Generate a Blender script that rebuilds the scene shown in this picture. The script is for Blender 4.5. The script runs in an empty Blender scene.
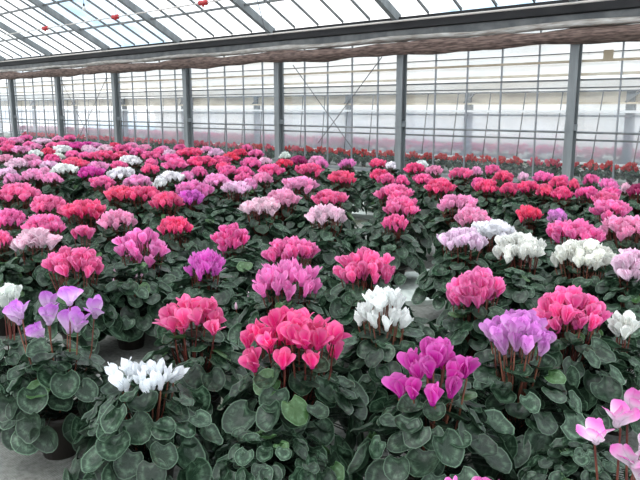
import bpy, math, random
from mathutils import Vector, Matrix
C = bpy.context.scene
COL = C.collection
PI = math.pi

# ------------------------------------------------------------------ camera (house frame: X along the glass wall, Y towards it)
F = 680.0
PITCH = math.atan(132 / F)
CAM_Z = 1.0
cam = bpy.data.cameras.new('camera')
cam.sensor_width = 36
cam.lens = 36 * F / 640
cam.clip_start = .05
cam.clip_end = 500
co = bpy.data.objects.new('camera', cam)
COL.objects.link(co)
co.location = (0, 0, CAM_Z)
fw = Vector((-.669, .743, 0)).normalized()
rt = Vector((fw.y, -fw.x, 0))
look = (fw * math.cos(PITCH) + Vector((0, 0, -math.sin(PITCH)))).normalized()
up = rt.cross(look)
co.matrix_world = Matrix(((rt.x, up.x, -look.x, 0), (rt.y, up.y, -look.y, 0), (rt.z, up.z, -look.z, CAM_Z), (0, 0, 0, 1)))
C.camera = co


def ray(x, y):
    v = 240 - y
    return rt * (x - 320) + look * F + up * v


def on_z(x, y, z):
    r = ray(x, y)
    k = (z - CAM_Z) / r.z
    return Vector((r.x * k, r.y * k, z)), k * F          # point, depth


def on_Y(x, y, Y):
    r = ray(x, y)
    k = Y / r.y
    return Vector((r.x * k, Y, CAM_Z + r.z * k))


# ------------------------------------------------------------------ materials
def lin(c):
    return tuple(((v / 255) / 12.92 if v / 255 <= .04045 else ((v / 255 + .055) / 1.055) ** 2.4) for v in c)


def new_mat(name):
    m = bpy.data.materials.new(name)
    m.use_nodes = True
    nt = m.node_tree
    nt.nodes.clear()
    return m, nt, nt.nodes, nt.links


def surf(name, rgb, rough=.6, metal=0, rgb2=None, scale=8, detail=4, bump=0, trans=0, stretch=(1, 1, 1), transp=0):
    """principled surface with optional noise between two colours"""
    m, nt, N, L = new_mat(name)
    out = N.new('ShaderNodeOutputMaterial')
    b = N.new('ShaderNodeBsdfPrincipled')
    b.inputs['Roughness'].default_value = rough
    b.inputs['Metallic'].default_value = metal
    b.inputs['Base Color'].default_value = (*lin(rgb), 1)
    colout = None
    if rgb2 or bump:
        tc = N.new('ShaderNodeTexCoord')
        mp = N.new('ShaderNodeMapping')
        mp.inputs['Scale'].default_value = stretch
        L.new(tc.outputs['Object'], mp.inputs['Vector'])
        nz = N.new('ShaderNodeTexNoise')
        nz.inputs['Scale'].default_value = scale
        nz.inputs['Detail'].default_value = detail
        L.new(mp.outputs[0], nz.inputs['Vector'])
        if rgb2:
            cr = N.new('ShaderNodeValToRGB')
            cr.color_ramp.elements[0].position = .35
            cr.color_ramp.elements[0].color = (*lin(rgb), 1)
            cr.color_ramp.elements[1].position = .65
            cr.color_ramp.elements[1].color = (*lin(rgb2), 1)
            L.new(nz.outputs[0], cr.inputs[0])
            L.new(cr.outputs[0], b.inputs['Base Color'])
            colout = cr.outputs[0]
        if bump:
            bp = N.new('ShaderNodeBump')
            bp.inputs['Strength'].default_value = bump
            bp.inputs['Distance'].default_value = .02
            L.new(nz.outputs[0], bp.inputs['Height'])
            L.new(bp.outputs[0], b.inputs['Normal'])
    s = b.outputs[0]
    if trans:
        t = N.new('ShaderNodeBsdfTranslucent')
        t.inputs[0].default_value = (*lin(rgb), 1)
        if colout:
            L.new(colout, t.inputs[0])
        mx = N.new('ShaderNodeMixShader')
        mx.inputs[0].default_value = trans
        L.new(s, mx.inputs[1])
        L.new(t.outputs[0], mx.inputs[2])
        s = mx.outputs[0]
    if transp:
        t = N.new('ShaderNodeBsdfTransparent')
        mx = N.new('ShaderNodeMixShader')
        mx.inputs[0].default_value = transp
        L.new(s, mx.inputs[1])
        L.new(t.outputs[0], mx.inputs[2])
        s = mx.outputs[0]
    L.new(s, out.inputs[0])
    return m


def glass_mat(name, haze, tint=(.97, .99, 1)):
    """thin clear pane: transparent, a fresnel reflection, and a film of dust"""
    m, nt, N, L = new_mat(name)
    out = N.new('ShaderNodeOutputMaterial')
    t = N.new('ShaderNodeBsdfTransparent')
    t.inputs[0].default_value = (*tint, 1)
    g = N.new('ShaderNodeBsdfGlossy')
    g.inputs['Roughness'].default_value = .05
    fr = N.new('ShaderNodeLayerWeight')
    pw = N.new('ShaderNodeMath')
    pw.operation = 'POWER'
    pw.inputs[1].default_value = 5
    L.new(fr.outputs['Facing'], pw.inputs[0])
    ma = N.new('ShaderNodeMath')
    ma.operation = 'MULTIPLY_ADD'
    ma.inputs[1].default_value = .8
    ma.inputs[2].default_value = .03
    L.new(pw.outputs[0], ma.inputs[0])
    mx = N.new('ShaderNodeMixShader')
    L.new(ma.outputs[0], mx.inputs[0])
    L.new(t.outputs[0], mx.inputs[1])
    L.new(g.outputs[0], mx.inputs[2])
    d = N.new('ShaderNodeBsdfTranslucent')
    d.inputs[0].default_value = (.85, .87, .88, 1)
    tc = N.new('ShaderNodeTexCoord')
    nz = N.new('ShaderNodeTexNoise')
    nz.inputs['Scale'].default_value = 1.7
    nz.inputs['Detail'].default_value = 6
    L.new(tc.outputs['Object'], nz.inputs['Vector'])
    mr = N.new('ShaderNodeMapRange')
    mr.inputs['From Min'].default_value = .35
    mr.inputs['From Max'].default_value = .7
    mr.inputs['To Min'].default_value = haze * .3
    mr.inputs['To Max'].default_value = haze * 1.6
    L.new(nz.outputs[0], mr.inputs[0])
    m2 = N.new('ShaderNodeMixShader')
    L.new(mr.outputs[0], m2.inputs[0])
    L.new(mx.outputs[0], m2.inputs[1])
    L.new(d.outputs[0], m2.inputs[2])
    L.new(m2.outputs[0], out.inputs[0])
    return m


def petal_mat():
    m, nt, N, L = new_mat('cyclamen_petal')
    out = N.new('ShaderNodeOutputMaterial')
    oi = N.new('ShaderNodeObjectInfo')
    at = N.new('ShaderNodeAttribute')
    at.attribute_name = 'pt'          # r = along petal, g = random per flower, b = across petal
    sp = N.new('ShaderNodeSeparateColor')
    L.new(at.outputs['Color'], sp.inputs[0])
    # fade to white at the base for two-tone kinds
    inv = N.new('ShaderNodeMath')
    inv.operation = 'SUBTRACT'
    inv.inputs[0].default_value = 1
    L.new(oi.outputs['Alpha'], inv.inputs[1])
    mr = N.new('ShaderNodeMapRange')
    mr.inputs['From Min'].default_value = .92
    mr.inputs['From Max'].default_value = .42
    L.new(sp.outputs[0], mr.inputs[0])
    mu = N.new('ShaderNodeMath')
    mu.operation = 'MULTIPLY'
    L.new(inv.outputs[0], mu.inputs[0])
    L.new(mr.outputs[0], mu.inputs[1])
    mix = N.new('ShaderNodeMix')
    mix.data_type = 'RGBA'
    mix.inputs['B'].default_value = (.93, .86, .92, 1)
    L.new(mu.outputs[0], mix.inputs['Factor'])
    L.new(oi.outputs['Color'], mix.inputs['A'])
    # value varies from bloom to bloom, slightly paler at the edge
    hs = N.new('ShaderNodeHueSaturation')
    vr = N.new('ShaderNodeMapRange')
    vr.inputs['To Min'].default_value = .78
    vr.inputs['To Max'].default_value = 1.18
    L.new(sp.outputs[1], vr.inputs[0])
    L.new(vr.outputs[0], hs.inputs['Value'])
    sr = N.new('ShaderNodeMapRange')
    sr.inputs['From Min'].default_value = .5
    sr.inputs['From Max'].default_value = 1
    sr.inputs['To Min'].default_value = 1.04
    sr.inputs['To Max'].default_value = .84
    L.new(sp.outputs[2], sr.inputs[0])
    L.new(sr.outputs[0], hs.inputs['Saturation'])
    L.new(mix.outputs['Result'], hs.inputs['Color'])
    b = N.new('ShaderNodeBsdfPrincipled')
    b.inputs['Roughness'].default_value = .55
    b.inputs['Specular IOR Level'].default_value = .25
    L.new(hs.outputs[0], b.inputs['Base Color'])
    t = N.new('ShaderNodeBsdfTranslucent')
    L.new(hs.outputs[0], t.inputs[0])
    mx = N.new('ShaderNodeMixShader')
    mx.inputs[0].default_value = .38
    L.new(b.outputs[0], mx.inputs[1])
    L.new(t.outputs[0], mx.inputs[2])
    L.new(mx.outputs[0], out.inputs[0])
    return m


def leaf_mat():
    m, nt, N, L = new_mat('cyclamen_leaf')
    out = N.new('ShaderNodeOutputMaterial')
    at = N.new('ShaderNodeAttribute')
    at.attribute_name = 'pt'          # r = radius in leaf, g = random per leaf, b = angle / 2pi
    sp = N.new('ShaderNodeSeparateColor')
    L.new(at.outputs['Color'], sp.inputs[0])

    def math_(op, a, b=None, c=None):
        n = N.new('ShaderNodeMath')
        n.operation = op
        for i, v in enumerate((a, b, c)):
            if v is None:
                continue
            if isinstance(v, (int, float)):
                n.inputs[i].default_value = v
            else:
                L.new(v, n.inputs[i])
        return n.outputs[0]
    tc = N.new('ShaderNodeTexCoord')
    nz = N.new('ShaderNodeTexNoise')
    nz.inputs['Scale'].default_value = 95
    nz.inputs['Detail'].default_value = 3
    L.new(tc.outputs['Object'], nz.inputs['Vector'])
    # silver marbling: a ring around the middle broken by noise
    d = math_('ABSOLUTE', math_('SUBTRACT', sp.outputs[0], .62))
    ring = math_('SUBTRACT', 1, math_('MULTIPLY', d, 4.2))
    ring = math_('MULTIPLY', math_('MAXIMUM', ring, 0), math_('MAXIMUM', math_('MULTIPLY', math_('SUBTRACT', nz.outputs[0], .36), 3.2), 0))
    # veins
    s = math_('ABSOLUTE', math_('SINE', math_('MULTIPLY', sp.outputs[2], 2 * PI * 4.5)))
    vein = math_('MAXIMUM', math_('SUBTRACT', 1, math_('MULTIPLY', s, 7)), 0)
    fac = math_('ADD', math_('MULTIPLY', ring, .5), math_('MULTIPLY', vein, .2))
    rim = math_('MAXIMUM', math_('MULTIPLY', math_('SUBTRACT', sp.outputs[0], .92), 7), 0)
    fac = math_('MINIMUM', math_('ADD', fac, rim), 1)
    mix = N.new('ShaderNodeMix')
    mix.data_type = 'RGBA'
    mix.inputs['A'].default_value = (*lin((24, 46, 30)), 1)
    mix.inputs['B'].default_value = (*lin((116, 148, 120)), 1)
    L.new(fac, mix.inputs['Factor'])
    # young or turning leaves: greener
    yg = N.new('ShaderNodeMix')
    yg.data_type = 'RGBA'
    yg.inputs['B'].default_value = (*lin((70, 104, 46)), 1)
    L.new(mix.outputs['Result'], yg.inputs['A'])
    yf = math_('MULTIPLY', math_('GREATER_THAN', sp.outputs[1], .965), .35)
    L.new(yf, yg.inputs['Factor'])
    hs = N.new('ShaderNodeHueSaturation')
    vr = N.new('ShaderNodeMapRange')
    vr.inputs['To Min'].default_value = .6
    vr.inputs['To Max'].default_value = 1.6
    L.new(sp.outputs[1], vr.inputs[0])
    L.new(vr.outputs[0], hs.inputs['Value'])
    L.new(yg.outputs['Result'], hs.inputs['Color'])
    b = N.new('ShaderNodeBsdfPrincipled')
    b.inputs['Roughness'].default_value = .42
    b.inputs['Specular IOR Level'].default_value = .5
    L.new(hs.outputs[0], b.inputs['Base Color'])
    bp = N.new('ShaderNodeBump')
    bp.inputs['Strength'].default_value = .35
    bp.inputs['Distance'].default_value = .003
    L.new(math_('ADD', nz.outputs[0], vein), bp.inputs['Height'])
    L.new(bp.outputs[0], b.inputs['Normal'])
    t = N.new('ShaderNodeBsdfTranslucent')
    L.new(hs.outputs[0], t.inputs[0])
    mx = N.new('ShaderNodeMixShader')
    mx.inputs[0].default_value = .12
    L.new(b.outputs[0], mx.inputs[1])
    L.new(t.outputs[0], mx.inputs[2])
    L.new(mx.outputs[0], out.inputs[0])
    return m


def floor_mat():
    """grey woven ground cloth with worn, mossy patches"""
    m, nt, N, L = new_mat('ground_cloth')
    out = N.new('ShaderNodeOutputMaterial')
    tc = N.new('ShaderNodeTexCoord')
    b = N.new('ShaderNodeBsdfPrincipled')
    b.inputs['Roughness'].default_value = .85
    nz = N.new('ShaderNodeTexNoise')
    nz.inputs['Scale'].default_value = 3
    nz.inputs['Detail'].default_value = 8
    L.new(tc.outputs['Object'], nz.inputs['Vector'])
    cr = N.new('ShaderNodeValToRGB')
    e = cr.color_ramp.elements
    e[0].position = .3
    e[0].color = (*lin((132, 134, 128)), 1)
    e[1].position = .7
    e[1].color = (*lin((190, 194, 190)), 1)
    x = e.new(.52)
    x.color = (*lin((162, 164, 158)), 1)
    L.new(nz.outputs[0], cr.inputs[0])
    n2 = N.new('ShaderNodeTexNoise')
    n2.inputs['Scale'].default_value = 60
    n2.inputs['Detail'].default_value = 5
    L.new(tc.outputs['Object'], n2.inputs['Vector'])
    n3 = N.new('ShaderNodeTexNoise')
    n3.inputs['Scale'].default_value = 1.4
    n3.inputs['Detail'].default_value = 3
    L.new(tc.outputs['Object'], n3.inputs['Vector'])
    c3 = N.new('ShaderNodeValToRGB')
    c3.color_ramp.elements[0].position = .58
    c3.color_ramp.elements[1].position = .66
    L.new(n3.outputs[0], c3.inputs[0])
    mm = N.new('ShaderNodeMath')
    mm.operation = 'MULTIPLY'
    mm.inputs[1].default_value = .5
    L.new(c3.outputs[0], mm.inputs[0])
    moss = N.new('ShaderNodeMix')
    moss.data_type = 'RGBA'
    moss.inputs['B'].default_value = (*lin((110, 122, 62)), 1)
    L.new(mm.outputs[0], moss.inputs['Factor'])
    L.new(cr.outputs[0], moss.inputs['A'])
    mul = N.new('ShaderNodeMix')
    mul.data_type = 'RGBA'
    mul.blend_type = 'MULTIPLY'
    mul.inputs['Factor'].default_value = .55
    c2 = N.new('ShaderNodeValToRGB')
    c2.color_ramp.elements[0].position = .35
    c2.color_ramp.elements[0].color = (.35, .35, .33, 1)
    c2.color_ramp.elements[1].position = .6
    L.new(n2.outputs[0], c2.inputs[0])
    L.new(moss.outputs['Result'], mul.inputs['A'])
    L.new(c2.outputs[0], mul.inputs['B'])
    L.new(mul.outputs['Result'], b.inputs['Base Color'])
    # weave
    w1 = N.new('ShaderNodeTexWave')
    w1.inputs['Scale'].default_value = 55
    w2 = N.new('ShaderNodeTexWave')
    w2.bands_direction = 'Y'
    w2.inputs['Scale'].default_value = 55
    L.new(tc.outputs['Object'], w1.inputs['Vector'])
    L.new(tc.outputs['Object'], w2.inputs['Vector'])
    ad = N.new('ShaderNodeMath')
    L.new(w1.outputs['Fac'], ad.inputs[0])
    L.new(w2.outputs['Fac'], ad.inputs[1])
    bp = N.new('ShaderNodeBump')
    bp.inputs['Strength'].default_value = .6
    bp.inputs['Distance'].default_value = .004
    L.new(ad.outputs[0], bp.inputs['Height'])
    L.new(bp.outputs[0], b.inputs['Normal'])
    L.new(b.outputs[0], out.inputs[0])
    return m


M_PETAL = petal_mat()
M_LEAF = leaf_mat()
M_STEM = surf('dark_red_stem', (84, 30, 28), .5, rgb2=(112, 58, 44), scale=30)
M_STEMP = surf('pale_brown_stem', (128, 80, 60), .5, rgb2=(100, 52, 42), scale=30)
M_POT = surf('dark_plastic_pot', (52, 46, 42), .45)
M_SOIL = surf('peat_soil', (46, 34, 26), .95, rgb2=(70, 52, 38), scale=60, bump=.8)
M_STEEL = surf('painted_steel', (116, 121, 123), .5, .1, rgb2=(134, 139, 141), scale=3, stretch=(4, 4, .6))
M_STEELD = surf('weathered_steel', (92, 95, 97), .55, .3, rgb2=(122, 124, 124), scale=5)
M_ALU = surf('dull_aluminium', (142, 146, 150), .42, .45)
M_DARK = surf('dark_gutter', (24, 24, 27), .8, rgb2=(44, 44, 46), scale=2, stretch=(.3, 1, 3))
M_PIPE = surf('white_pipe', (198, 192, 186), .5)
M_ROLL = surf('brown_shade_cloth', (66, 52, 48), .9, rgb2=(126, 106, 98), scale=14, stretch=(.5, 2, 4), bump=1)
M_FILM = surf('crumpled_clear_film', (196, 194, 190), .35, rgb2=(150, 142, 134), scale=12, stretch=(.5, 2, 3), bump=1, trans=.2)
M_GLASS = glass_mat('wall_glass', .05)
M_ROOFG = glass_mat('roof_glass', .35)
M_SHEET = surf('milky_plastic_sheet', (240, 244, 252), .5, rgb2=(222, 230, 248), scale=.9, trans=.7, stretch=(1, 1, .4), transp=.50)
M_BAND = surf('old_cream_panel', (226, 220, 208), .7, rgb2=(196, 190, 180), scale=1.6, stretch=(1, 1, 4), trans=.6)
M_WHITE = surf('white_film', (244, 242, 240), .6, rgb2=(226, 220, 212), scale=2, stretch=(.4, 3, 3), trans=.6, transp=.27)
M_EDGE = surf('white_edge', (250, 250, 250), .5, trans=.3)
M_CREAM = surf('tan_rail', (176, 160, 136), .7, rgb2=(206, 194, 172), scale=4)
M_RED = surf('red_plastic', (176, 40, 44), .5)
M_BULB = surf('frosted_bulb', (226, 226, 220), .2)
M_BOARD = surf('pale_foam_board', (206, 214, 208), .7, rgb2=(182, 192, 186), scale=7, stretch=(1, 5, 1))
M_WIRE = surf('grey_wire', (104, 104, 108), .5, .4)
M_FLOOR = floor_mat()


# ------------------------------------------------------------------ mesh helpers
class MB:
    def __init__(s):
        s.v, s.f, s.c = [], [], []

    def add(s, vs, fs, cs=None):
        o = len(s.v)
        s.v += [tuple(v) for v in vs]
        s.f += [tuple(i + o for i in f) for f in fs]
        s.c += list(cs) if cs else [(0, 0, 0)] * len(vs)

    def box(s, x0, x1, y0, y1, z0, z1):
        v = [(x, y, z) for x in (x0, x1) for y in (y0, y1) for z in (z0, z1)]
        s.add(v, [(0, 1, 3, 2), (4, 6, 7, 5), (0, 4, 5, 1), (2, 3, 7, 6), (0, 2, 6, 4), (1, 5, 7, 3)])

    def tube(s, pts, r, n=8, caps=True):
        pts = [Vector(p) for p in pts]
        rs = r if isinstance(r, (list, tuple)) else [r] * len(pts)
        vs = []
        ref = Vector((0, 0, 1))
        for i, p in enumerate(pts):
            t = (pts[min(i + 1, len(pts) - 1)] - pts[max(i - 1, 0)]).normalized()
            a = ref if abs(t.dot(ref)) < .95 else Vector((1, 0, 0))
            u = t.cross(a).normalized()
            w = t.cross(u)
            for k in range(n):
                q = 2 * PI * k / n
                vs.append(p + (u * math.cos(q) + w * math.sin(q)) * rs[i])
        fs = [(i * n + k, i * n + (k + 1) % n, (i + 1) * n + (k + 1) % n, (i + 1) * n + k) for i in range(len(pts) - 1) for k in range(n)]
        if caps:
            fs += [tuple(range(n - 1, -1, -1)), tuple(range((len(pts) - 1) * n, len(pts) * n))]
        s.add(vs, fs)

    def bar(s, a, b, w, h, upv=(0, 0, 1)):
        """rectangular bar from a to b, w sideways and h along upv"""
        a, b = Vector(a), Vector(b)
        t = (b - a).normalized()
        u = t.cross(Vector(upv)).normalized() * w / 2
        k = u.cross(t).normalized() * h / 2
        v = [a - u - k, a + u - k, a + u + k, a - u + k, b - u - k, b + u - k, b + u + k, b - u + k]
        s.add(v, [(0, 1, 2, 3), (7, 6, 5, 4), (0, 4, 5, 1), (1, 5, 6, 2), (2, 6, 7, 3), (3, 7, 4, 0)])

    def lathe(s, prof, n=20, at=(0, 0, 0)):
        vs = [(at[0] + r * math.cos(2 * PI * k / n), at[1] + r * math.sin(2 * PI * k / n), at[2] + z) for r, z in prof for k in range(n)]
        fs = [(i * n + k, i * n + (k + 1) % n, (i + 1) * n + (k + 1) % n, (i + 1) * n + k) for i in range(len(prof) - 1) for k in range(n)]
        s.add(vs, fs)

    def mesh(s, name, mat, smooth=False, attr=False):
        me = bpy.data.meshes.new(name)
        me.from_pydata(s.v, [], s.f)
        me.materials.append(mat)
        if smooth:
            me.polygons.foreach_set('use_smooth', [True] * len(me.polygons))
        if attr:
            a = me.color_attributes.new('pt', 'FLOAT_COLOR', 'POINT')
            flat = []
            for c in s.c:
                flat += [c[0], c[1], c[2], 1]
            a.data.foreach_set('color', flat)
        me.update()
        return me

    def obj(s, name, mat, parent=None, smooth=False):
        return link(name, s.mesh(name, mat, smooth), parent)


def link(name, me, parent=None):
    o = bpy.data.objects.new(name, me)
    COL.objects.link(o)
    if parent:
        o.parent = parent
    return o


def tag(o, label=None, cat=None, group=None, kind=None):
    for k, v in (('label', label), ('category', cat), ('group', group), ('kind', kind)):
        if v:
            o[k] = v
    return o


def empty(name, loc, rz=0):
    o = link(name, None)
    o.location = loc
    o.rotation_euler = (0, 0, rz)
    o.empty_display_size = .05
    return o


# ------------------------------------------------------------------ floor
XL, XR = -26.0, 5.0
mb = MB()
mb.box(XL - 4, XR + 3, -4, 19, -.1, 0)
tag(mb.obj('floor', M_FLOOR), kind='structure')

# ------------------------------------------------------------------ glass side wall (facing the camera)
WY = 8.62
SP, P0 = 2.632, -3.48
PX = [P0 - SP * i for i in range(-3, 9)]        # post positions along X
wall = empty('wall_back', (0, 0, 0))
tag(wall, kind='structure')


def rail(z, h, d, mat, y=WY + .09, name='rail'):
    b = MB()
    b.box(XL, XR, y - d / 2, y + d / 2, z - h / 2, z + h / 2)
    b.obj(name, mat, wall)


rail(1.675, .012, .02, M_STEELD)
rail(1.575, .030, .03, M_CREAM)
rail(1.345, .020, .03, M_STEELD)
rail(1.250, .016, .03, M_STEELD)
rail(.690, .020, .03, M_STEELD)
rail(.600, .024, .03, M_STEELD)
rail(.02, .04, .05, M_ALU)
x = PX[0]
while x > XL:
    b = MB()
    b.box(x - .008, x + .008, WY + .10, WY + .13, .02, 2.1)
    b.obj('glazing_bar', M_ALU, wall)
    x -= SP / 5
b = MB()
b.box(XL, XR, WY + .112, WY + .118, .04, 2.1)
b.obj('glass', M_GLASS, wall)

ORD = ['first', 'second', 'third', 'fourth', 'fifth', 'sixth', 'seventh']
# posts in the picture, left to right: index 9 .. 3 of PX
for i, x in enumerate(PX):
    if not 1 <= i <= 9:
        continue
    p = empty('steel_post', (x, WY, 0))
    k = 9 - i
    lab = ('grey steel post, %s from the left in the row along the glass wall' % ORD[k]) if 0 <= k <= 6 else 'grey steel post beyond the right end of the visible row'
    tag(p, lab, 'post', 'steel posts along the glass wall')
    b = MB()
    w, d, t = .055, .06, .012
    b.box(-w, w, -d, -d + t, 0, 2.05)
    b.box(-w, w, d - t, d, 0, 2.05)
    b.box(-t / 2, t / 2, -d + t, d - t, 0, 2.05)
    b.obj('column', M_STEEL, p)
    b = MB()
    b.box(-.10, .10, -.09, .07, 0, .012)
    b.obj('base_plate', M_STEELD, p)
    b = MB()
    b.box(-w - .004, w + .004, -d - .004, d + .004, .72, .80)
    b.obj('sleeve', M_STEEL, p)


def brace(px0, px1, label):
    a, c = on_Y(*px0, WY + .03), on_Y(*px1, WY + .03)
    b = MB()
    b.tube([a, c], .007, 6)
    o = b.obj('brace_wire', M_WIRE)
    tag(o, label, 'wire', 'bracing wires on the glass wall')


brace((382, 57), (318, 143), 'bracing wire sloping down left between fifth and sixth steel posts')
brace((293, 65), (352, 148), 'bracing wire sloping down right between fifth and sixth steel posts')
brace((107, 77), (76, 144), 'bracing wire sloping down left between second and third steel posts')
brace((61, 80), (90, 139), 'faint bracing wire sloping down right between second and third steel posts')

# ------------------------------------------------------------------ gutter, rolled cloth, pipe
gut = MB()
gut.box(XL, XR, WY - .06, WY + .10, 2.03, 2.13)
go = gut.obj('gutter_beam', M_STEELD)
tag(go, 'long weathered steel gutter beam running across the tops of the posts', 'beam')
b = MB()
b.add([(XL, WY - .16, 2.30), (XR, WY - .16, 2.30), (XR, WY - .14, 2.14), (XL, WY - .14, 2.14), (XL, WY + .12, 2.12), (XR, WY + .12, 2.12),
       (XR, WY + .20, 2.34), (XL, WY + .20, 2.34)], [(0, 1, 2, 3), (3, 2, 5, 4), (4, 5, 6, 7)])
b.obj('trough', M_DARK, go)


def lumpy(y, z, ry, rz_, seed, sag, nseg=260, n=14):
    rnd = random.Random(seed)
    b = MB()
    vs, fs = [], []
    ph = [rnd.uniform(0, 6) for _ in range(8)]
    for i in range(nseg + 1):
        x = XL + (XR - XL) * i / nseg
        q = (x - PX[0]) / SP
        sg = -sag * (math.sin(PI * (q % 1)) ** 2)
        k = 1 + .12 * math.sin(2.3 * x + ph[0]) + .08 * math.sin(6.1 * x + ph[1])
        for j in range(n):
            a = 2 * PI * j / n
            lump = k * (1 + .10 * math.sin(3 * a + ph[2] + x * 1.3) + .07 * math.sin(5 * a + ph[3] - x * 3.1) + rnd.uniform(-.04, .04))
            vs.append((x, y + ry * lump * math.cos(a), z + sg + rz_ * lump * math.sin(a)))
    for i in range(nseg):
        for j in range(n):
            fs.append((i * n + j, i * n + (j + 1) % n, (i + 1) * n + (j + 1) % n, (i + 1) * n + j))
    b.add(vs, fs)
    return b


tag(lumpy(WY - .16, 1.86, .085, .09, 3, .02).obj('rolled_shade_cloth', M_ROLL, None, True),
    'long roll of brown shade cloth hanging under the gutter beam', 'rolled curtain')
tag(lumpy(WY - .14, 2.0, .06, .04, 9, .02).obj('plastic_film', M_FILM, None, True),
    'crumpled clear plastic film bunched up on top of the brown roll', 'plastic film')
b = MB()
b.tube([(XL, WY - .24, 2.235), (XR, WY - .24, 2.235)], .014, 10)
tag(b.obj('curtain_pipe', M_PIPE, None, True), 'pale pipe running along the front of the gutter beam', 'pipe')

# ------------------------------------------------------------------ roof
RY, RZ, RT = WY - .12, 2.28, .53
RIDGE = 3.0
BACK = 2 * RIDGE - RY


def roof_z(y):
    return RZ + RT * (RY - y) if y >= RIDGE else RZ + RT * (y - BACK)


ceil = tag(empty('ceiling', (0, 0, 0)), kind='structure')
b = MB()
zr = roof_z(RIDGE)
b.add([(XL, RY, RZ + .06), (XR, RY, RZ + .06), (XR, RIDGE, zr + .06), (XL, RIDGE, zr + .06)], [(0, 1, 2, 3)])
b.obj('roof_glass', M_ROOFG, ceil)
b = MB()
b.add([(XL, BACK, RZ + .06), (XR, BACK, RZ + .06), (XR, RIDGE, zr + .06), (XL, RIDGE, zr + .06)], [(0, 1, 2, 3)])
b.obj('roof_glass', M_ROOFG, ceil)
x = PX[0]
i = 0
while x > XL:
    for side in (RY, BACK):
        b = MB()
        if i % 5 == 0:
            b.bar((x, side, RZ - .0), (x, RIDGE, zr - .0), .085, .12, (0, 0, 1))
            b.obj('rafter', M_STEEL, ceil)
        else:
            b.bar((x, side, RZ + .04), (x, RIDGE, zr + .04), .022, .035, (0, 0, 1))
            b.obj('glazing_bar', M_STEELD, ceil)
    x -= SP / 5
    i += 1
for y in (7.83, 7.05, 6.2, 5.3, 4.4, 3.5, 2.5, 1.4, .3, -1.0):
    b = MB()
    b.box(XL, XR, y - .018, y + .018, roof_z(y) - .0, roof_z(y) + .035)
    b.obj('purlin', M_STEELD, ceil)
b = MB()
b.box(XL, XR, RIDGE - .05, RIDGE + .05, zr + .02, zr + .14)
b.obj('ridge_cap', M_ALU, ceil)

b = MB()
b.tube([(XL, 7.0, 2.60), (XR, 7.0, 2.60)], .011, 8)
wp = tag(b.obj('water_pipe', M_PIPE, None, True), 'thin pipe hanging under the roof glass with red fittings on it', 'pipe')
for k, (px, py) in enumerate(((45, 28), (115, 16), (203, 2), (262, -6))):
    q = on_Y(px, py, 7.0)
    q.z = 2.60
    b = MB()
    b.tube([q + Vector((-.11, 0, .0)), q + Vector((-.07, 0, .004)), q + Vector((0, 0, .0)), q + Vector((.08, 0, .0)), q + Vector((.11, 0, 0))], [.02, .042, .034, .044, .02], 10)
    b.tube([q, q + Vector((0, 0, -.06))], [.03, .014], 8)
    b.obj('red_fitting', M_RED, wp, True)
    hz = roof_z(7.0)
    b = MB()
    b.tube([q, Vector((q.x + .1, 7.0, hz))], .004, 5)
    b.obj('hanger_wire', M_WIRE, wp)
q = on_Y(84, 8, 6.9)
bl = tag(empty('light_bulb', (q.x, 6.9, q.z)), 'bare light bulb hanging under the roof glass', 'light bulb')
b = MB()
b.lathe([(0, -.055), (.018, -.05), (.03, -.03), (.032, -.012), (.024, .012), (.015, .03)], 14)
b.obj('bulb', M_BULB, bl, True)
b = MB()
b.lathe([(.016, .03), (.018, .07), (.008, .085), (0, .085)], 12)
b.tube([(0, 0, .08), (0, 0, roof_z(6.9) - q.z)], .004, 6)
b.obj('socket', M_DARK, bl, True)
# slack cable hanging from a rafter
b = MB()
b.tube([Vector((on_Y(255, 0, 7.6).x, 7.6, roof_z(7.6) + .03)), on_Y(262, 18, 7.7), on_Y(265, 30, 7.8)], .006, 6)
tag(b.obj('cable', M_WIRE), 'short cable hanging beside the rafter above the fifth steel post', 'cable')

# ------------------------------------------------------------------ neighbouring greenhouse behind the wall
SY = 10.37
nb = tag(empty('neighbouring_greenhouse', (0, 0, 0)), 'pale plastic covered greenhouse standing behind the glass wall', 'greenhouse')


def nbox(name, mat, y0, y1, z0, z1, x0=XL, x1=XR):
    b = MB()
    b.box(x0, x1, y0, y1, z0, z1)
    return b.obj(name, mat, nb)


# hanging sheet, gently pleated
b = MB()
n = 420
vs = []
for i in range(n + 1):
    x = XL + (XR - XL) * i / n
    dy = .012 * math.sin(x * 9) + .008 * math.sin(x * 23 + 1)
    for z in (.19, .55, .93):
        vs.append((x, SY - .06 + dy * (1.2 - z), z))
b.add(vs, [(i * 3 + k, (i + 1) * 3 + k, (i + 1) * 3 + k + 1, i * 3 + k + 1) for i in range(n) for k in (0, 1)])
b.obj('plastic_sheet', M_SHEET, nb, True)
nbox('sheet_hem', M_EDGE, SY - .09, SY - .05, .165, .195)
nbox('ledge', M_EDGE, SY - .16, SY + .02, .93, .965)
nbox('gutter', M_ALU, SY - .06, SY + .02, .87, .90)
nbox('window_rail', M_CREAM, SY - .05, SY + .02, 1.055, 1.085)
nbox('vent_band', M_BAND, SY + .03, SY + .05, 1.085, 1.245)
nbox('upper_rail', M_STEELD, SY - .03, SY + .02, 1.235, 1.26)
nbox('white_board', M_WHITE, SY - .02, SY + .01, 1.27, 1.43)
nbox('eave_rail', M_CREAM, SY - .06, SY + .02, 1.47, 1.51)
nbox('lower_pipe', M_ALU, SY - .14, SY - .11, .64, .66)
b = MB()
b.add([(XL, SY, 1.51), (XR, SY, 1.51), (XR, 14.2, 3.0), (XL, 14.2, 3.0)], [(0, 1, 2, 3)])
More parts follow.
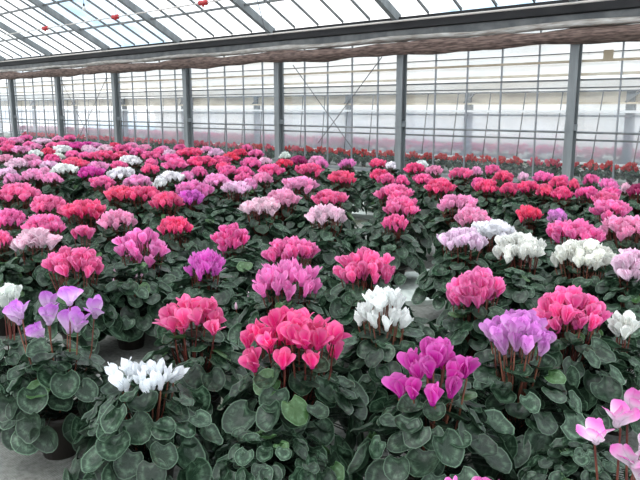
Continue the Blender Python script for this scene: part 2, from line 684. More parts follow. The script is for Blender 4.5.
b.add([(XL, 18, 1.51), (XR, 18, 1.51), (XR, 14.2, 3.0), (XL, 14.2, 3.0)], [(0, 1, 2, 3)])
b.obj('film_roof', M_WHITE, nb)
nbox('far_wall', M_WHITE, 17.9, 18, 0, 1.51)
x = -3.35 + SP
while x > XL:
    b = MB()
    b.box(x - .06, x + .06, SY, SY + .09, 0, 1.25)
    b.obj('post', M_STEEL, nb)
    b = MB()
    b.bar((x - .05, SY - .04, 1.08), (x + .16, SY - .04, 1.25), .02, .03)
    b.obj('brace', M_STEELD, nb)
    x -= SP
x = -2.0
k = 0
while x > XL:                       # thin uprights of its frame, the upper ones leaning
    b = MB()
    b.bar((x, SY - .11, .2), (x + .10, SY - .11, 1.24), .012, .014)
    b.obj('upright', M_STEELD, nb)
    x -= .60
    k += 1
for z, yy in ((1.62, 10.9), (1.85, 11.4), (2.1, 12.0)):
    b = MB()
    b.box(XL, XR, yy - .02, yy + .02, 1.51 + (yy - SY) * .39 - .06, 1.51 + (yy - SY) * .39 - .03)
    b.obj('roof_rail', M_CREAM, nb)

# small card hung on the wall frame, top right
q0, q1 = on_Y(604, 50, WY + .07), on_Y(613, 61, WY + .07)
b = MB()
b.box(q0.x, q1.x, WY + .06, WY + .07, q1.z, q0.z)
tag(b.obj('tan_card', M_CREAM), 'small blank tan card fixed to the rails right of the last steel post', 'card')

# ------------------------------------------------------------------ pale boards between the plants
def board(name, x0, y0, ang, L_, W_, label, z=.03, t=.025):
    b = MB()
    b.box(-L_ / 2, L_ / 2, -W_ / 2, W_ / 2, 0, t)
    for k in (-1, 1):
        b.box(-L_ / 2, L_ / 2, k * W_ / 2 - .012, k * W_ / 2 + .012, t, t + .012)
    o = b.obj(name, M_BOARD)
    o.location = (x0, y0, z)
    o.rotation_euler = (0, 0, ang)
    tag(o, label, 'board', 'pale boards lying between the plants')


board('foam_board', -2.08, 3.10, math.radians(-38), .62, .36, 'pale grey board behind the white cyclamen, largest one showing', .001)
board('foam_board', -4.25, 5.45, math.radians(12), .9, .22, 'far pale board in the gap right of the lilac pink cyclamens', .001)
board('foam_board', -3.92, 4.98, math.radians(8), .8, .24, 'pale board with a bright edge just before the far board', .001)

# ------------------------------------------------------------------ cyclamen building blocks
def petal(b, base, axis, out, L_, W_, flare, twist, rnd, nu, nv, curl, tip=.5):
    """one petal from base, rising along axis and leaning towards out"""
    side0 = axis.cross(out).normalized()
    g = rnd
    vs, cs = [], []
    for i in range(nu + 1):
        u = i / nu
        w = W_ * .5 * (.30 + .70 * math.sin(PI * min(u * .62 + .02, 1) / 1.0) ** .9) * (1 if u < .6 else max(0, 1 - ((u - .6) / .405) ** (2.6 - 1.3 * tip)) ** (.5 + .35 * tip) * .97 + .03)
        th = twist * u
        side = side0 * math.cos(th) + out * math.sin(th)
        nrm = out * math.cos(th) - side0 * math.sin(th)
        c = base + axis * (L_ * u * math.cos(flare * (.35 + .65 * u))) + out * (L_ * (math.sin(flare) * u + curl * u * u * .5) + .005 * (1 - u))
        for j in range(nv + 1):
            v = -1 + 2 * j / nv
            vs.append(c + side * (w * v) + nrm * (-.22 * w * (1 - v * v)) + nrm * (.0015 * math.sin(9 * u + 5 * v + g * 20)))
            cs.append((u, g, max(abs(v), u)))
    fs = [(i * (nv + 1) + j, i * (nv + 1) + j + 1, (i + 1) * (nv + 1) + j + 1, (i + 1) * (nv + 1) + j) for i in range(nu) for j in range(nv)]
    b.add(vs, fs, cs)


def bloom(b, base, axis, R, s=1.0, nu=5, nv=4, wid=1.0, open_=1.0, tip=.5):
    axis = axis.normalized()
    a = axis.cross(Vector((R.random() - .5, R.random() - .5, .1))).normalized()
    bb = axis.cross(a)
    g = R.random()
    ph = R.random() * 6
    for k in range(5):
        q = ph + 2 * PI * k / 5 + R.uniform(-.15, .15)
        out = a * math.cos(q) + bb * math.sin(q)
        petal(b, base, axis, out, .056 * s * R.uniform(.88, 1.1), .040 * s * wid * R.uniform(.9, 1.15),
              R.uniform(.02, .5) * open_, R.uniform(-.3, 1.3), min(1, max(0, g + R.uniform(-.3, .3))), nu, nv, R.uniform(-.25, .2) * open_, tip)
    # mouth of the flower, pointing down
    vs, cs = [], []
    n = 8
    for r, z in ((.008, .006), (.0095, -.002), (.007, -.009), (.002, -.011)):
        for k in range(n):
            t = 2 * PI * k / n
            vs.append(base + (a * math.cos(t) + bb * math.sin(t)) * r * s + axis * z * s)
            cs.append((.1, g * .3, .3))
    b.add(vs, [(i * n + k, i * n + (k + 1) % n, (i + 1) * n + (k + 1) % n, (i + 1) * n + k) for i in range(3) for k in range(n)], cs)


def leaf(b, base, tip_dir, nrm, R, rad, hi):
    """round heart-shaped leaf, slightly cupped; base is where the petiole joins"""
    t = tip_dir.normalized()
    nrm = (nrm - t * nrm.dot(t)).normalized()
    sd = t.cross(nrm)
    na, nr = (16, 4) if hi else (11, 2)
    cup = R.choice((R.uniform(.2, .6), R.uniform(.1, .4), R.uniform(-.25, .1)))
    fold = R.uniform(-.05, .22)
    wave = R.uniform(.03, .10)
    ph = R.random() * 6
    g = R.random()
    el = R.uniform(.98, 1.16)
    vs, cs = [], []
    vs.append(base + t * rad * .0)
    cs.append((0, g, 0))
    # polar grid centred a little ahead of the petiole
    for i in range(1, nr + 1):
        p = i / nr
        for k in range(na):
            th = -PI + 2 * PI * (k + .5) / na
            r = rad * (1 - .55 * math.exp(-((PI - abs(th)) / .36) ** 2) + .10 * math.exp(-(th / .3) ** 2))
            x = r * p * math.cos(th) * el + rad * .38
            y = r * p * math.sin(th)
            z = rad * (cup * p * p + fold * abs(math.sin(th)) * p + wave * math.sin(5 * th + ph) * p)
            vs.append(base + t * x + sd * y + nrm * z)
            cs.append((p, g, (th + PI) / (2 * PI)))
    vs[0] = base + t * rad * .32
    fs = [(0, 1 + k, 1 + (k + 1) % na) for k in range(na)]
    for i in range(nr - 1):
        for k in range(na):
            fs.append((1 + i * na + k, 1 + (i + 1) * na + k, 1 + (i + 1) * na + (k + 1) % na, 1 + i * na + (k + 1) % na))
    b.add(vs, fs, cs)


FOL_R = .20
def foliage_mesh(seed, hi, nleaf=105, lr=.040, height=.335, low=.07):
    R = random.Random(seed)
    b = MB()
    hub = Vector((0, 0, .13))
    for k in range(nleaf):
        q = (k + .5) / nleaf                         # 0 centre .. 1 outside
        az = k * 2.39996 + R.uniform(-.25, .25)
        el = q ** .75 * 1.62 + R.uniform(-.12, .12)   # 0 straight up, >pi/2 hanging
        o = Vector((math.cos(az), math.sin(az), 0))
        layer = R.choice((1, 1, .93, .8))
        rr = (FOL_R - lr * .5) * layer
        hh = (height - .115) * layer
        base = Vector((0, 0, .115)) + o * rr * math.sin(min(el, 1.6)) + Vector((0, 0, hh * math.cos(el) if el < PI / 2 else -(el - PI / 2) * .35))
        base += Vector((R.uniform(-.012, .012), R.uniform(-.012, .012), R.uniform(-.012, .012)))
        base.z = max(base.z, low + .02)
        tilt = el * .80 + R.uniform(-.45, .4)       # how far the blade tips over
        t = o * math.cos(tilt) - Vector((0, 0, math.sin(tilt)))
        sw = R.uniform(-.6, .6)
        sd = Vector((-o.y, o.x, 0))
        t = t * math.cos(sw) + sd * math.sin(sw)
        n_ = o * math.sin(tilt) + Vector((0, 0, math.cos(tilt)))
        n_ = n_ + sd * R.uniform(-.5, .5)
        size = lr * R.uniform(.72, 1.15) * (.78 + .32 * q)
        base = base - t * size * .35
        leaf(b, base, t, n_, R, size, hi)
        # leaf stalk
        c0 = len(b.v)
        mid = hub.lerp(base, .6) + Vector((0, 0, .015))
        b.tube([hub + Vector((R.uniform(-.03, .03), R.uniform(-.03, .03), 0)), mid, base + t * size * .3], .0022, 3, False)
        for z in range(c0, len(b.v)):
            b.c[z] = (.3, .1, .06)
    return b.mesh('foliage', M_LEAF, True, True)


def curl_foliage_mesh(seed):
    """low mound of small crimped leaves"""
    return foliage_mesh(seed, True, 130, .031, .22, .05)


def pot_meshes():
    b = MB()
    b.lathe([(0, .004), (.052, 0), (.070, .118), (.077, .118), (.079, .140), (.073, .140), (.070, .122), (.066, .118)], 20)
    pot = b.mesh('pot', M_POT, True)
    b = MB()
    b.lathe([(.0, .126), (.04, .124), (.0705, .120)], 16)
    return pot, b.mesh('soil', M_SOIL, True)


POT, SOIL = pot_meshes()
FOL_HI = [foliage_mesh(100 + i, True) for i in range(7)]
FOL_LO = [foliage_mesh(200 + i, False, 84, .042) for i in range(7)]
FOL_SM = [foliage_mesh(300 + i, False, 50, .05) for i in range(3)]
CURL = [curl_foliage_mesh(400 + i) for i in range(2)]


def flower_mesh(seed, wid=1.0, open_=1.0, tip=.6):
    R = random.Random(seed)
    b = MB()
    bloom(b, Vector((0, 0, 0)), Vector((R.uniform(-.15, .15), R.uniform(-.15, .15), 1)), R, 1, 8, 5, wid, open_, tip)
    return b.mesh('flower', M_PETAL, True, True)


FLOWERS = [flower_mesh(500 + i, .98, 1.05, .4) for i in range(9)]
FLOW_WIDE = [flower_mesh(520 + i, 1.02, 2.0, .2) for i in range(7)]
FLOW_THIN = [flower_mesh(540 + i, .62, 1.3, .7) for i in range(7)]


def head_positions(R, n, w, d, h):
    """flower bases spread over a dome of width w, depth d and height h (all in metres), centred on 0"""
    out = []
    for k in range(n):
        q = math.sqrt((k + .5) / n)
        a = k * 2.39996 + R.uniform(-.2, .2)
        x, y = q * math.cos(a), q * math.sin(a)
        z = h * (.42 * math.sqrt(max(0, 1 - q * q)) - .20 - R.uniform(0, .45) * (1 if q > .4 else .3)) 
        out.append((Vector((x * (w / 2 - .02), y * (d / 2 - .02), z + .006)), Vector((x * .35, y * .35, 1))))
    return out


def cluster_mesh(seed, n, w, nu=3, nv=2, s=1.0, thin=False):
    R = random.Random(seed)
    b = MB()
    st = MB()
    for p, ax in head_positions(R, n, w, w * .85, .10):
        bloom(b, p, ax + Vector((R.uniform(-.25, .25), R.uniform(-.25, .25), 0)), R, s * .9, nu, nv, .6 if thin else 1.0, 1.25, .1)
        lo = Vector((p.x * .35, p.y * .35, -.17))
        st.tube([lo, lo.lerp(p, .6) + Vector((p.x, p.y, 0)) * .12, p + Vector((0, 0, -.004))], .0028, 4, False)
    return b.mesh('flower_head', M_PETAL, True, True), st.mesh('flower_stems', M_STEM, True)


CLUS = [cluster_mesh(600 + i, (34, 38, 42, 32)[i % 4], .26) for i in range(8)]
CLUS_THIN = [cluster_mesh(640 + i, 34, .26, thin=True) for i in range(3)]
CLUS_SM = [cluster_mesh(660 + i, 13, .19, 2, 2) for i in range(4)]

# colours (sRGB), alpha below one fades petals to white towards their base
COLS = {
    'X': ((253, 226, 238), .6, 'palest pink'),
    'P': ((255, 122, 190), 1, 'hot pink'), 'S': ((250, 98, 156), 1, 'salmon red'), 'D': ((253, 84, 154), 1, 'deep rose'),
    'C': ((254, 104, 182), 1, 'coral pink'),
    'L': ((252, 166, 212), .8, 'light pink'), 'K': ((252, 206, 230), .5, 'pale pink'), 'M': ((232, 66, 190), 1, 'magenta'),
    'W': ((251, 251, 250), 1, 'white'), 'R': ((242, 56, 118), 1, 'crimson'), 'V': ((232, 104, 214), 1, 'violet pink'),
    'O': ((248, 132, 206), .95, 'orchid pink'), 'T': ((216, 100, 224), .3, 'lilac and white'), 'B': ((240, 84, 196), .05, 'magenta and white'),
    'H': ((254, 112, 184), 1, 'rose pink'), 'E': ((228, 122, 226), .6, 'lilac'), 'A': ((196, 40, 128), 1, 'dark magenta'),
}
GROUP = 'potted cyclamens standing in the flower bed'
RG = random.Random(42)


def jitter(code):
    rgb, al, _ = COLS[code]
    c = [min(250, max(0, v + RG.uniform(-7, 7))) for v in rgb]
    l = lin(c)
    return (l[0], l[1], l[2], al)


PLACED = []


def plant_root(P, s, foliage, zscale=1, name='potted_cyclamen'):
    r = empty(name, (P.x, P.y, 0), RG.uniform(0, 6.28))
    r.scale = (s, s, s)
    pot = link('pot', POT, r)
    link('soil', SOIL, pot)
    fo = link('foliage', foliage, r)
    fo.scale = (1, 1, zscale)
    fo.rotation_euler = (0, 0, RG.uniform(0, 6.28))
    return r


def near_plant(px, py, w, code, label, n=20, hz=.385, fs=1.0, h=.10, kind='N', fsize=1.0, dx=0, fol=None, stem=None, seed=1, spread=None, rise=0):
    """plant with every flower an object of its own.  w = head width in photo pixels"""
    P, dep = on_z(px, py, hz)
    W = w * dep / F
    r = plant_root(P, fs, fol or FOL_HI[seed % 7], 1)
    r.rotation_euler = (0, 0, 0)
    r.location.x += dx
    tag(r, label, 'potted plant', GROUP)
    if not spread:
        n = int(n * 1.45)
        fsize *= .84
    R = random.Random(seed * 7 + 3)
    src = {'N': FLOWERS, 'W': FLOW_WIDE, 'T': FLOW_THIN}[kind]
    col = jitter(code)
    pts = spread or head_positions(R, n, W, W * .8, h)
    for i, (p, ax) in enumerate(pts):
        # spread points are laid out across the view direction
        if spread:
            q = rt * p.x + fw * p.y + Vector((0, 0, p.z))
            a2 = rt * ax.x + fw * ax.y + Vector((0, 0, ax.z))
        else:
            q, a2 = rt * p.x + fw * p.y + Vector((0, 0, p.z)), rt * ax.x + fw * ax.y + Vector((0, 0, 1))
        q = (q + Vector((-dx, 0, hz))) / fs
        f = link('flower', src[(i + seed) % len(src)], r)
        f.location = q
        z = a2.normalized()
        rot = z.to_track_quat('Z', 'Y').to_matrix().to_4x4() @ Matrix.Rotation(R.uniform(0, 6.28), 4, 'Z')
        f.rotation_euler = rot.to_euler()
        k = fsize / fs * R.uniform(.88, 1.1)
        f.scale = (k, k, k)
        f.color = col
        # stem runs from the crown of the plant up to the flower, in the flower's parent space
        b = MB()
        lo = Vector((q.x * .3 + R.uniform(-.015, .015), q.y * .3 + R.uniform(-.015, .015), .14))
        mid = lo.lerp(q, .6) + Vector((q.x, q.y, 0)) * .10
        hook = q + Vector((R.uniform(-.006, .006), R.uniform(-.006, .006), -.012))
        b.tube([lo, mid, hook, q], [.0027, .0024, .0021, .002], 6, False)
        b.obj('flower_stem', stem or M_STEM, r, True)
    PLACED.append((P.x, P.y, px, py, code))
    return r


def buds(r, n, code, seed, hz=.30):
    R = random.Random(seed)
    for i in range(n):
        a, q = R.uniform(0, 6.28), R.uniform(.03, .13)
        b = MB()
        base = Vector((q * math.cos(a), q * math.sin(a), hz + R.uniform(-.02, .03)))
        b.tube([base, base + Vector((0, 0, .008)), base + Vector((0, 0, .022)), base + Vector((0, 0, .036))], [.002, .007, .006, .001], 8)
        b.c = [(.6, .5, .3)] * len(b.v)
        o = link('bud', b.mesh('bud', M_PETAL, True, True), r)
        o.color = (*lin(COLS[code][0]), .5)
        b = MB()
        b.tube([(base.x * .5, base.y * .5, .15), base], .0022, 5, False)
        b.obj('bud_stem', M_STEMP, o, True)


def far_plant(px, py, w, code, label=None):
    dep = on_z(px, py, .385)[1]
    W = w * dep / F
    k = max(.72, min(1.35, W / .27))
    s = .80 + .2 * k if k < 1.2 else 1.04
    s = min(s, 1.05)
    P, dep = on_z(px, py, .385 * s)
    r = plant_root(P, s, FOL_LO[RG.randrange(7)])
    src = CLUS_THIN if code in 'VO' and RG.random() < .5 else CLUS
    hd, st = src[RG.randrange(len(src))]
    hs = W / .27 / s
    a = RG.uniform(0, 6.28)
    for nm, me in (('flower_head', hd), ('flower_stems', st)):
        o = link(nm, me, r)
        o.location = (0, 0, .385)
        o.rotation_euler = (0, 0, a)
        o.scale = (hs, hs, .92 + .2 * (hs - 1)) if nm == 'flower_head' else (hs, hs, 1)
        if nm == 'flower_head':
            o.color = jitter(code)
    PLACED.append((P.x, P.y, px, py, code))
    return r


# ------------------------------------------------------------------ near plants
def pts_view(lst, dep, dy, sx=1):
    """flowers given as (dx_px, dy_px, depth offset m, lean) about the head centre -> metres"""
    return [(Vector((a / F * dep, d, -b_ / F * dep)), Vector((l, -.15, 1))) for a, b_, d, l in [(q[0] * sx, q[1] * sx + dy, q[2], q[3]) for q in lst]]


near_plant(50, 310, 95, 'T', 'sparse lilac and white cyclamen on tall stems in a dark pot, lower left', hz=.437, fs=.95, kind='W', fsize=1.05, seed=1, stem=M_STEMP,
           spread=pts_view([(-30, 6, 0, -.2), (-6, 2, .03, 0), (4, 8, -.04, .1), (20, -8, 0, .2), (14, 24, .03, -.1), (30, 16, -.03, .1), (40, 10, .04, .4), (-14, 30, .02, -.2), (-40, 18, .05, -.4)], 1.94, 0))
near_plant(8, 303, 26, 'W', 'small white cyclamen behind the lilac and white one at the left edge', n=5, hz=.40, fs=.8, seed=2)
near_plant(143, 376, 70, 'W', 'white cyclamen with two tight blooms above marbled leaves, front left', hz=.35, fs=.98, kind='T', fsize=.76, seed=3, stem=M_STEMP,
           spread=pts_view([(-30, 2, 0, -.5), (-22, 0, .02, -.2), (-24, 9, -.03, -.2), (-14, 4, 0, .2), (-17, 12, -.03, 0), (-9, 10, .02, .3), (-2, 8, .03, 0), (6, 10, -.02, -.3), (11, 4, .02, -.2), (16, 8, -.03, 0),
                                    (20, 0, 0, .1), (25, 9, -.03, .2), (30, 4, 0, .3), (35, 9, .02, .6), (12, 15, -.05, -.1)], 1.62, 0, .82))
near_plant(193, 318, 72, 'C', 'coral pink cyclamen with loose blooms behind the front white one', n=15, hz=.385, fs=.98, kind='W', h=.11, seed=4)
near_plant(293, 339, 112, 'D', 'large deep rose cyclamen with broad petals, front centre', n=24, hz=.39, fs=1.03, kind='W', h=.17, seed=5, fsize=1.05)
near_plant(435, 372, 86, 'M', 'bright magenta cyclamen above big round leaves, front centre right', n=13, hz=.385, fs=1.0, kind='N', h=.13, seed=6, stem=M_STEMP, fsize=1.1)
near_plant(518, 338, 74, 'E', 'lilac cyclamen with long pale stems right of the magenta one', n=17, hz=.40, fs=1.0, kind='N', h=.10, seed=7, stem=M_STEMP, fsize=1.0)
near_plant(578, 312, 76, 'C', 'bright salmon pink cyclamen behind the lilac one, lower right', n=26, hz=.40, fs=1.05, kind='N', h=.13, seed=8)
near_plant(614, 331, 30, 'W', 'small white cyclamen peeping out behind the salmon pink one, right', n=5, hz=.33, fs=.8, seed=9)
near_plant(384, 310, 60, 'W', 'pure white cyclamen just behind the large deep rose one', n=22, hz=.385, fs=.98, kind='T', h=.13, seed=10, stem=M_STEMP)
rb = near_plant(628, 432, 76, 'B', 'magenta and white cyclamen with large open flowers at the lower right corner', hz=.44, fs=.95, kind='W', fsize=.85, fol=CURL[0], seed=11,
                spread=pts_view([(-30, 8, 0, -.2), (-6, -4, .02, .1), (8, -14, .03, 0), (-2, 24, -.03, -.2), (10, 10, -.02, .2), (24, 4, 0, .3), (6, 40, -.05, .1)], 1.25, 0))
near_plant(470, 492, 40, 'B', 'pink cyclamen at the bottom edge showing only its petal tips', hz=.36, fs=.78, kind='N', fsize=.72, seed=12, fol=CURL[1],
           spread=pts_view([(-14, 6, 0, -.2), (4, 8, 0, .2), (16, 10, 0, .1)], 1.2, 0))
near_plant(475, 290, 58, 'P', 'hot pink cyclamen left of the big salmon pink one, pale board beside it', n=26, hz=.39, fs=1.0, h=.12, seed=13)
near_plant(286, 281, 72, 'O', 'orchid pink cyclamen with thin petals behind the large deep rose one', n=26, hz=.385, fs=1.0, kind='T', h=.10, seed=14, fsize=1.1)
near_plant(291, 252, 54, 'P', 'hot pink cyclamen directly behind the orchid pink thin petalled one', n=28, hz=.39, fs=1.0, h=.09, seed=15)
near_plant(365, 268, 60, 'P', 'hot pink cyclamen directly behind the pure white front one', n=30, hz=.385, fs=1.0, h=.12, seed=16)
near_plant(212, 266, 42, 'V', 'bright violet pink cyclamen with ragged petals, left of the orchid pink one', n=20, hz=.385, fs=1.0, kind='T', h=.09, seed=17)
near_plant(75, 265, 62, 'P', 'hot pink cyclamen behind the tall lilac and white one', n=28, hz=.39, fs=1.0, h=.11, seed=18)
near_plant(28, 243, 52, 'K', 'pale pink and white cyclamen behind the hot pink one, left edge area', n=20, hz=.39, fs=1.0, h=.09, seed=19, kind='W')
near_plant(148, 244, 54, 'O', 'orchid pink cyclamen with a tall pointed head, left of centre', n=26, hz=.39, fs=1.0, h=.17, seed=20, kind='N')
near_plant(83, 236, 26, 'P', 'cyclamen with only two small pink flower tufts, left part', n=5, hz=.38, fs=.95, h=.05, seed=21)
near_plant(231, 239, 38, 'H', 'small rounded rose pink cyclamen behind the violet pink one', n=20, hz=.385, fs=1.0, h=.11, seed=22)
near_plant(463, 242, 52, 'X', 'palest pink, nearly white cyclamen, leftmost of the white group', n=24, hz=.385, fs=1.0, h=.09, seed=23)
near_plant(519, 249, 54, 'W', 'white cyclamen in the white group, nearest to the camera', n=32, hz=.39, fs=1.0, h=.11, seed=24)
near_plant(585, 256, 60, 'W', 'wide white cyclamen with brown stems, right part', n=36, hz=.385, fs=1.0, h=.10, seed=25, stem=M_STEMP)
near_plant(631, 265, 38, 'K', 'pinkish white cyclamen cut by the right edge of the photo', n=20, hz=.385, fs=1.0, h=.12, seed=26)


def leafy(px, py, label, fol, s=.9, hz=.24, nb_=0, code='K'):
    P, _ = on_z(px, py, hz)
    r = plant_root(P, s, fol)
    tag(r, label, 'potted plant', GROUP)
    if nb_:
        buds(r, nb_, code, int(px))
    PLACED.append((P.x, P.y, px, py, 'G'))
    return r


leafy(275, 452, 'leafy cyclamen with small crimped leaves and no flowers, bottom centre', CURL[0], .92, .16)
leafy(578, 462, 'leafy cyclamen with small curly leaves and no flowers, bottom right', CURL[1], .85, .16)
leafy(128, 285, 'cyclamen in leaf with a few pale buds behind the coral pink one', FOL_HI[4], 1.0, .27, 5)
leafy(10, 275, 'leafy cyclamen without flowers behind the small white one at left edge', FOL_HI[5], .9, .26)
leafy(408, 345, 'leafy cyclamen without flowers right of the pure white one', FOL_HI[2], .85, .22)
leafy(240, 305, 'leafy cyclamen with a yellowing leaf between coral pink and orchid pink ones', FOL_HI[6], .8, .24, 2)
leafy(515, 292, 'leafy cyclamen without flowers behind the lilac one', FOL_HI[3], .95, .25)
leafy(625, 292, 'leafy cyclamen without flowers in front of the wide white one', FOL_HI[0], .9, .24)
leafy(160, 272, 'leafy cyclamen without flowers in front of the tall orchid pink one', FOL_HI[1], .85, .24)

# ------------------------------------------------------------------ farther plants: (x, y, width, colour)
FAR = '''
175 226 34 D;628 228 50 L;575 233 54 P;494 231 48 W;458 203 38 L;472 217 36 L;533 214 26 R;553 216 22 E;611 209 42 P;605 198 26 H;638 190 26 A
261 207 40 K;282 198 40 L;300 184 38 L;327 215 42 K;330 198 36 H;395 223 26 H;402 206 38 P;394 193 42 P;18 192 44 P;48 204 36 P;10 218 32 P;44 225 40 P;3 240 22 P
84 210 44 D;118 220 38 L;120 193 30 S;143 193 32 S;166 200 34 S;194 189 38 O;190 197 30 V
9 148 15 C;22 149 17 L;3 140 14 P;15 140 14 L;42 141 18 K;29 144 13 P;53 145 14 P;65 144 16 P;78 145 16 M;48 151 15 R;36 153 13 W;62 149 18 W;58 156 12 W;73 154 15 P
32 158 15 L;52 158 15 C;75 162 22 S;19 163 22 K;6 158 14 L;34 164 18 L;49 165 18 K;65 169 24 W;6 173 22 K;29 175 26 L;17 178 18 L;52 178 20 L;45 172 14 L
88 144 12 M;96 145 12 L;105 148 16 K;115 145 12 R;123 148 18 C;92 151 14 K;86 155 14 P;103 155 26 S;121 155 16 S;138 151 16 P;145 147 12 L;151 155 18 P;159 151 14 H
130 160 20 W;119 165 16 C;98 166 20 L;82 164 12 S;92 172 28 M;121 173 27 W;150 169 19 S;102 182 27 P;140 181 28 L;157 183 14 W
163 149 14 L;170 153 14 K;190 152 24 D;171 158 20 P;201 161 28 D;175 164 24 P;220 160 20 C;216 152 16 K;231 156 18 R;240 152 14 R;171 177 26 W;161 181 12 W;187 176 14 L
217 180 28 L;231 170 22 H;241 171 18 P;236 188 30 K;256 153 16 P;251 162 20 P;243 178 18 P;271 170 27 C;262 178 22 L;249 184 18 L;285 155 12 W;284 163 17 R;298 160 18 A
309 169 27 S;317 160 16 L;322 163 12 O;347 163 18 O;342 177 28 D;378 163 17 D;391 165 11 W;379 174 20 D;388 179 20 C;400 180 14 H
415 168 20 D;422 164 12 W;434 170 18 L;423 179 22 C;440 186 34 D;461 173 24 H;476 171 14 L;479 183 16 H;492 169 16 H;507 176 22 D;520 177 12 K;543 177 22 P;558 182 18 D
490 186 26 D;506 188 20 D;528 187 24 D;545 190 18 D;562 193 24 D;563 180 12 H;591 179 16 H;609 184 22 O;588 193 24 C;609 193 20 C;628 189 12 K;574 184 12 D
26 137 12 P;8 143 13 P;36 146 12 L;70 137 11 P;58 138 11 L;88 148 13 K;132 145 12 L;180 147 12 P;207 149 12 L;247 147 12 P;265 161 14 K;224 166 16 D;199 171 18 P;152 162 14 P
'''
PR = [12, 59, 115, 185, 277, 401, 572]
far = []
for tok in FAR.replace('\n', ';').split(';'):
    tok = tok.split()
    if len(tok) == 4:
        far.append((int(tok[0]), int(tok[1]) + 1, int(tok[2]) * (1.22 if int(tok[1]) < 170 else 1.12), tok[3]))
# plants out of bloom that fill the gaps between the heads above
GAPS = [(225, 222), (265, 232), (325, 238), (352, 195), (352, 178), (430, 208), (420, 235), (445, 225), (500, 205), (515, 212), (560, 210), (20, 262), (55, 188), (115, 205), (150, 212),
        (200, 215), (205, 235), (295, 212), (305, 228), (345, 225), (240, 208), (370, 244), (350, 240), (620, 203), (540, 232), (110, 245), (190, 250), (255, 262),
        (325, 262), (545, 275), (150, 182), (290, 178), (360, 182), (215, 196), (585, 205), (485, 262), (325, 182), (78, 190), (25, 207), (66, 220), (62, 240), (330, 295), (250, 285), (108, 262), (430, 195), (500, 195), (180, 280)]
cells = {}


def place_words(px, py):
    post = min(range(7), key=lambda k: abs(PR[k] - px))
    side = 'in front of' if abs(PR[post] - px) < 14 else ('left of' if px < PR[post] else 'right of')
    band = 'farthest' if py < 152 else 'far' if py < 166 else 'middle' if py < 182 else 'nearer' if py < 204 else 'near'
    return post, side, band


allfar = [(f, 'f') for f in far] + [((g[0], g[1], 0, 'G'), 'g') for g in GAPS]
for it in allfar:
    (px, py, w, c), _ = it
    cells.setdefault((c,) + place_words(px, py), []).append(it)
NUM = ['leftmost', 'second', 'third', 'fourth', 'fifth', 'sixth', 'seventh', 'eighth']
CNT = ['', 'one', 'two', 'three', 'four', 'five', 'six', 'seven', 'eight', 'nine']
for key, items in cells.items():
    c, post, side, band = key
    items.sort(key=lambda t: t[0][0])
    where = '%s rows %s %s post' % (band, side, ORD[post])
    for j, ((px, py, w, _), t) in enumerate(items):
        what = (COLS[c][2] + ' cyclamen') if c != 'G' else 'flowerless cyclamen'
        if len(items) == 1:
            lab = 'potted %s in the %s' % (what, where)
        else:
            lab = '%s, %s of %s in %s' % (what, NUM[j] + ('' if j == 0 else ' from left'), CNT[len(items)], where)
        if t == 'f':
            r = far_plant(px, py, w, c)
        else:
            P, _ = on_z(px, py, .22)
            if any((P.x - a[0]) ** 2 + (P.y - a[1]) ** 2 < .17 ** 2 for a in PLACED):
                continue
            r = plant_root(P, .95, FOL_LO[RG.randrange(7)])
            PLACED.append((P.x, P.y, px, py, 'G'))
        tag(r, lab, 'potted plant', GROUP)

# nudge plants apart whose pots would meet
roots = [o for o in COL.objects if o.name.startswith('potted_cyclamen')]
for it in range(30):
    for i, a in enumerate(roots):
        for c in roots[i + 1:]:
            d = c.location - a.location
            m = .185 * max(a.scale.x, c.scale.x)
            if abs(d.x) < m and d.length < m:
                k = (m - d.length) / 2 + .001
                d = d.normalized() if d.length > 1e-4 else Vector((1, 0, 0))
                a.location -= d * k
                c.location += d * k

# ------------------------------------------------------------------ small plants in the bay behind the glass
x = -1.9
k = 0
while x > -20.5:
    P = Vector((x + RG.uniform(-.03, .03), 9.35 + RG.uniform(-.04, .04), 0))
    r = empty('potted_cyclamen', P, RG.uniform(0, 6.28))
    s = .62
    r.scale = (s * 1.0, s * 1.0, s)
    link('pot', POT, r)
    fo = link('foliage', FOL_SM[k % 3], r)
    fo.scale = (1.2, 1.2, 1.15)
    hd = link('flower_head', CLUS_SM[k % 4][0], r)
    hd.location = (0, 0, .36)
    hd.scale = (2.3, 2.3, 2.0)
    hd.rotation_euler = (0, 0, RG.uniform(0, 6.28))
    seg = min(6, max(0, int((x - PX[9]) / SP) + 0))          # bay number from the left
    red = x > -10.5
    hd.color = (*lin((226, 44, 52) if red and RG.random() < .85 else (232, 84, 118)), 1)
    bay = ('between %s and %s steel posts' % (ORD[seg], ORD[seg + 1])) if seg < 6 else 'right of seventh steel post'
    tag(r, 'small %s flowered potted plant behind the glass %s' % ('red' if red else 'pink', bay), 'potted plant', 'small potted plants in the row behind the glass, ' + bay)
    x -= .262
    k += 1

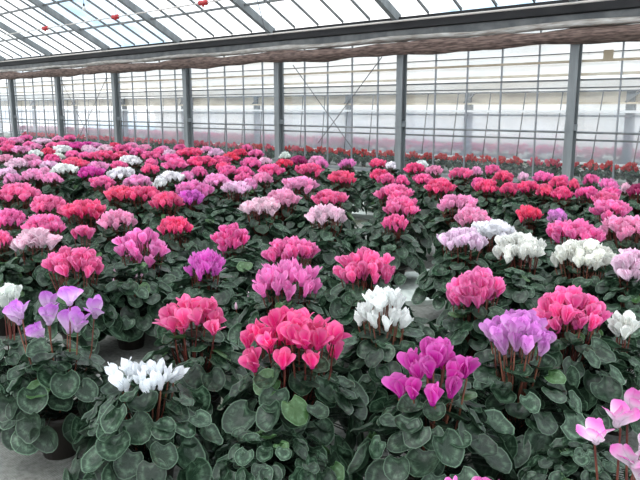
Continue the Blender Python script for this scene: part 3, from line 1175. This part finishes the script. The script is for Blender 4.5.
# pink flowers showing through the milky sheet of the neighbouring house
b = MB()
R = random.Random(77)
fb = MB()
x = -1.5
while x > -24:
    for yy in (10.62, 10.85):
        for q in range(5):
            bloom(b, Vector((x + R.uniform(-.1, .1), yy + R.uniform(-.08, .08), .29 + R.uniform(-.06, .06))), Vector((R.uniform(-.3, .3), R.uniform(-.3, .3), 1)), R, 1.5, 2, 2, 1.3, 1.3)
        for q in range(5):
            a = R.uniform(0, 6.28)
            leaf(fb, Vector((x + R.uniform(-.1, .1), yy + R.uniform(-.1, .1), .16 + R.uniform(-.06, .05))), Vector((math.cos(a), math.sin(a), -.3)), Vector((0, 0, 1)), R, .07, False)
    x -= .16
o = link('pink_flowers', b.mesh('pink_flowers', M_PETAL, True, True))
o.color = (*lin((240, 92, 150)), 1)
tag(o, 'blurred band of pink flowers seen through the milky plastic sheet', 'flowers', kind='stuff')
fo = link('leaves', fb.mesh('leaves', M_LEAF, True, True), o)

# ------------------------------------------------------------------ sky
w = bpy.data.worlds.new('sky')
C.world = w
w.use_nodes = True
N, L = w.node_tree.nodes, w.node_tree.links
N.clear()
out = N.new('ShaderNodeOutputWorld')
bg = N.new('ShaderNodeBackground')
tc = N.new('ShaderNodeTexCoord')
mp = N.new('ShaderNodeMapping')
mp.inputs['Scale'].default_value = (1, 1, 2.2)
nz = N.new('ShaderNodeTexNoise')
nz.inputs['Scale'].default_value = 5
nz.inputs['Detail'].default_value = 7
cr = N.new('ShaderNodeValToRGB')
e = cr.color_ramp.elements
e[0].position = .38
e[0].color = (.28, .46, .62, 1)
e[1].position = .52
e[1].color = (1, 1, 1, 1)
L.new(tc.outputs['Generated'], mp.inputs[0])
L.new(mp.outputs[0], nz.inputs['Vector'])
L.new(nz.outputs[0], cr.inputs[0])
L.new(cr.outputs[0], bg.inputs[0])
bg.inputs[1].default_value = 1.15
L.new(bg.outputs[0], out.inputs[0])
# soft sun behind thin cloud
sl = bpy.data.lights.new('sun', 'SUN')
sl.energy = .8
sl.angle = .5
sl.color = (1, .98, .95)
so = bpy.data.objects.new('sun', sl)
COL.objects.link(so)
so.rotation_euler = (math.radians(35), math.radians(-12), 0)

vs = C.view_settings
vs.view_transform = 'Standard'
vs.look = 'None'
vs.gamma = 1
vs.use_curve_mapping = False
vs.exposure = 1.05
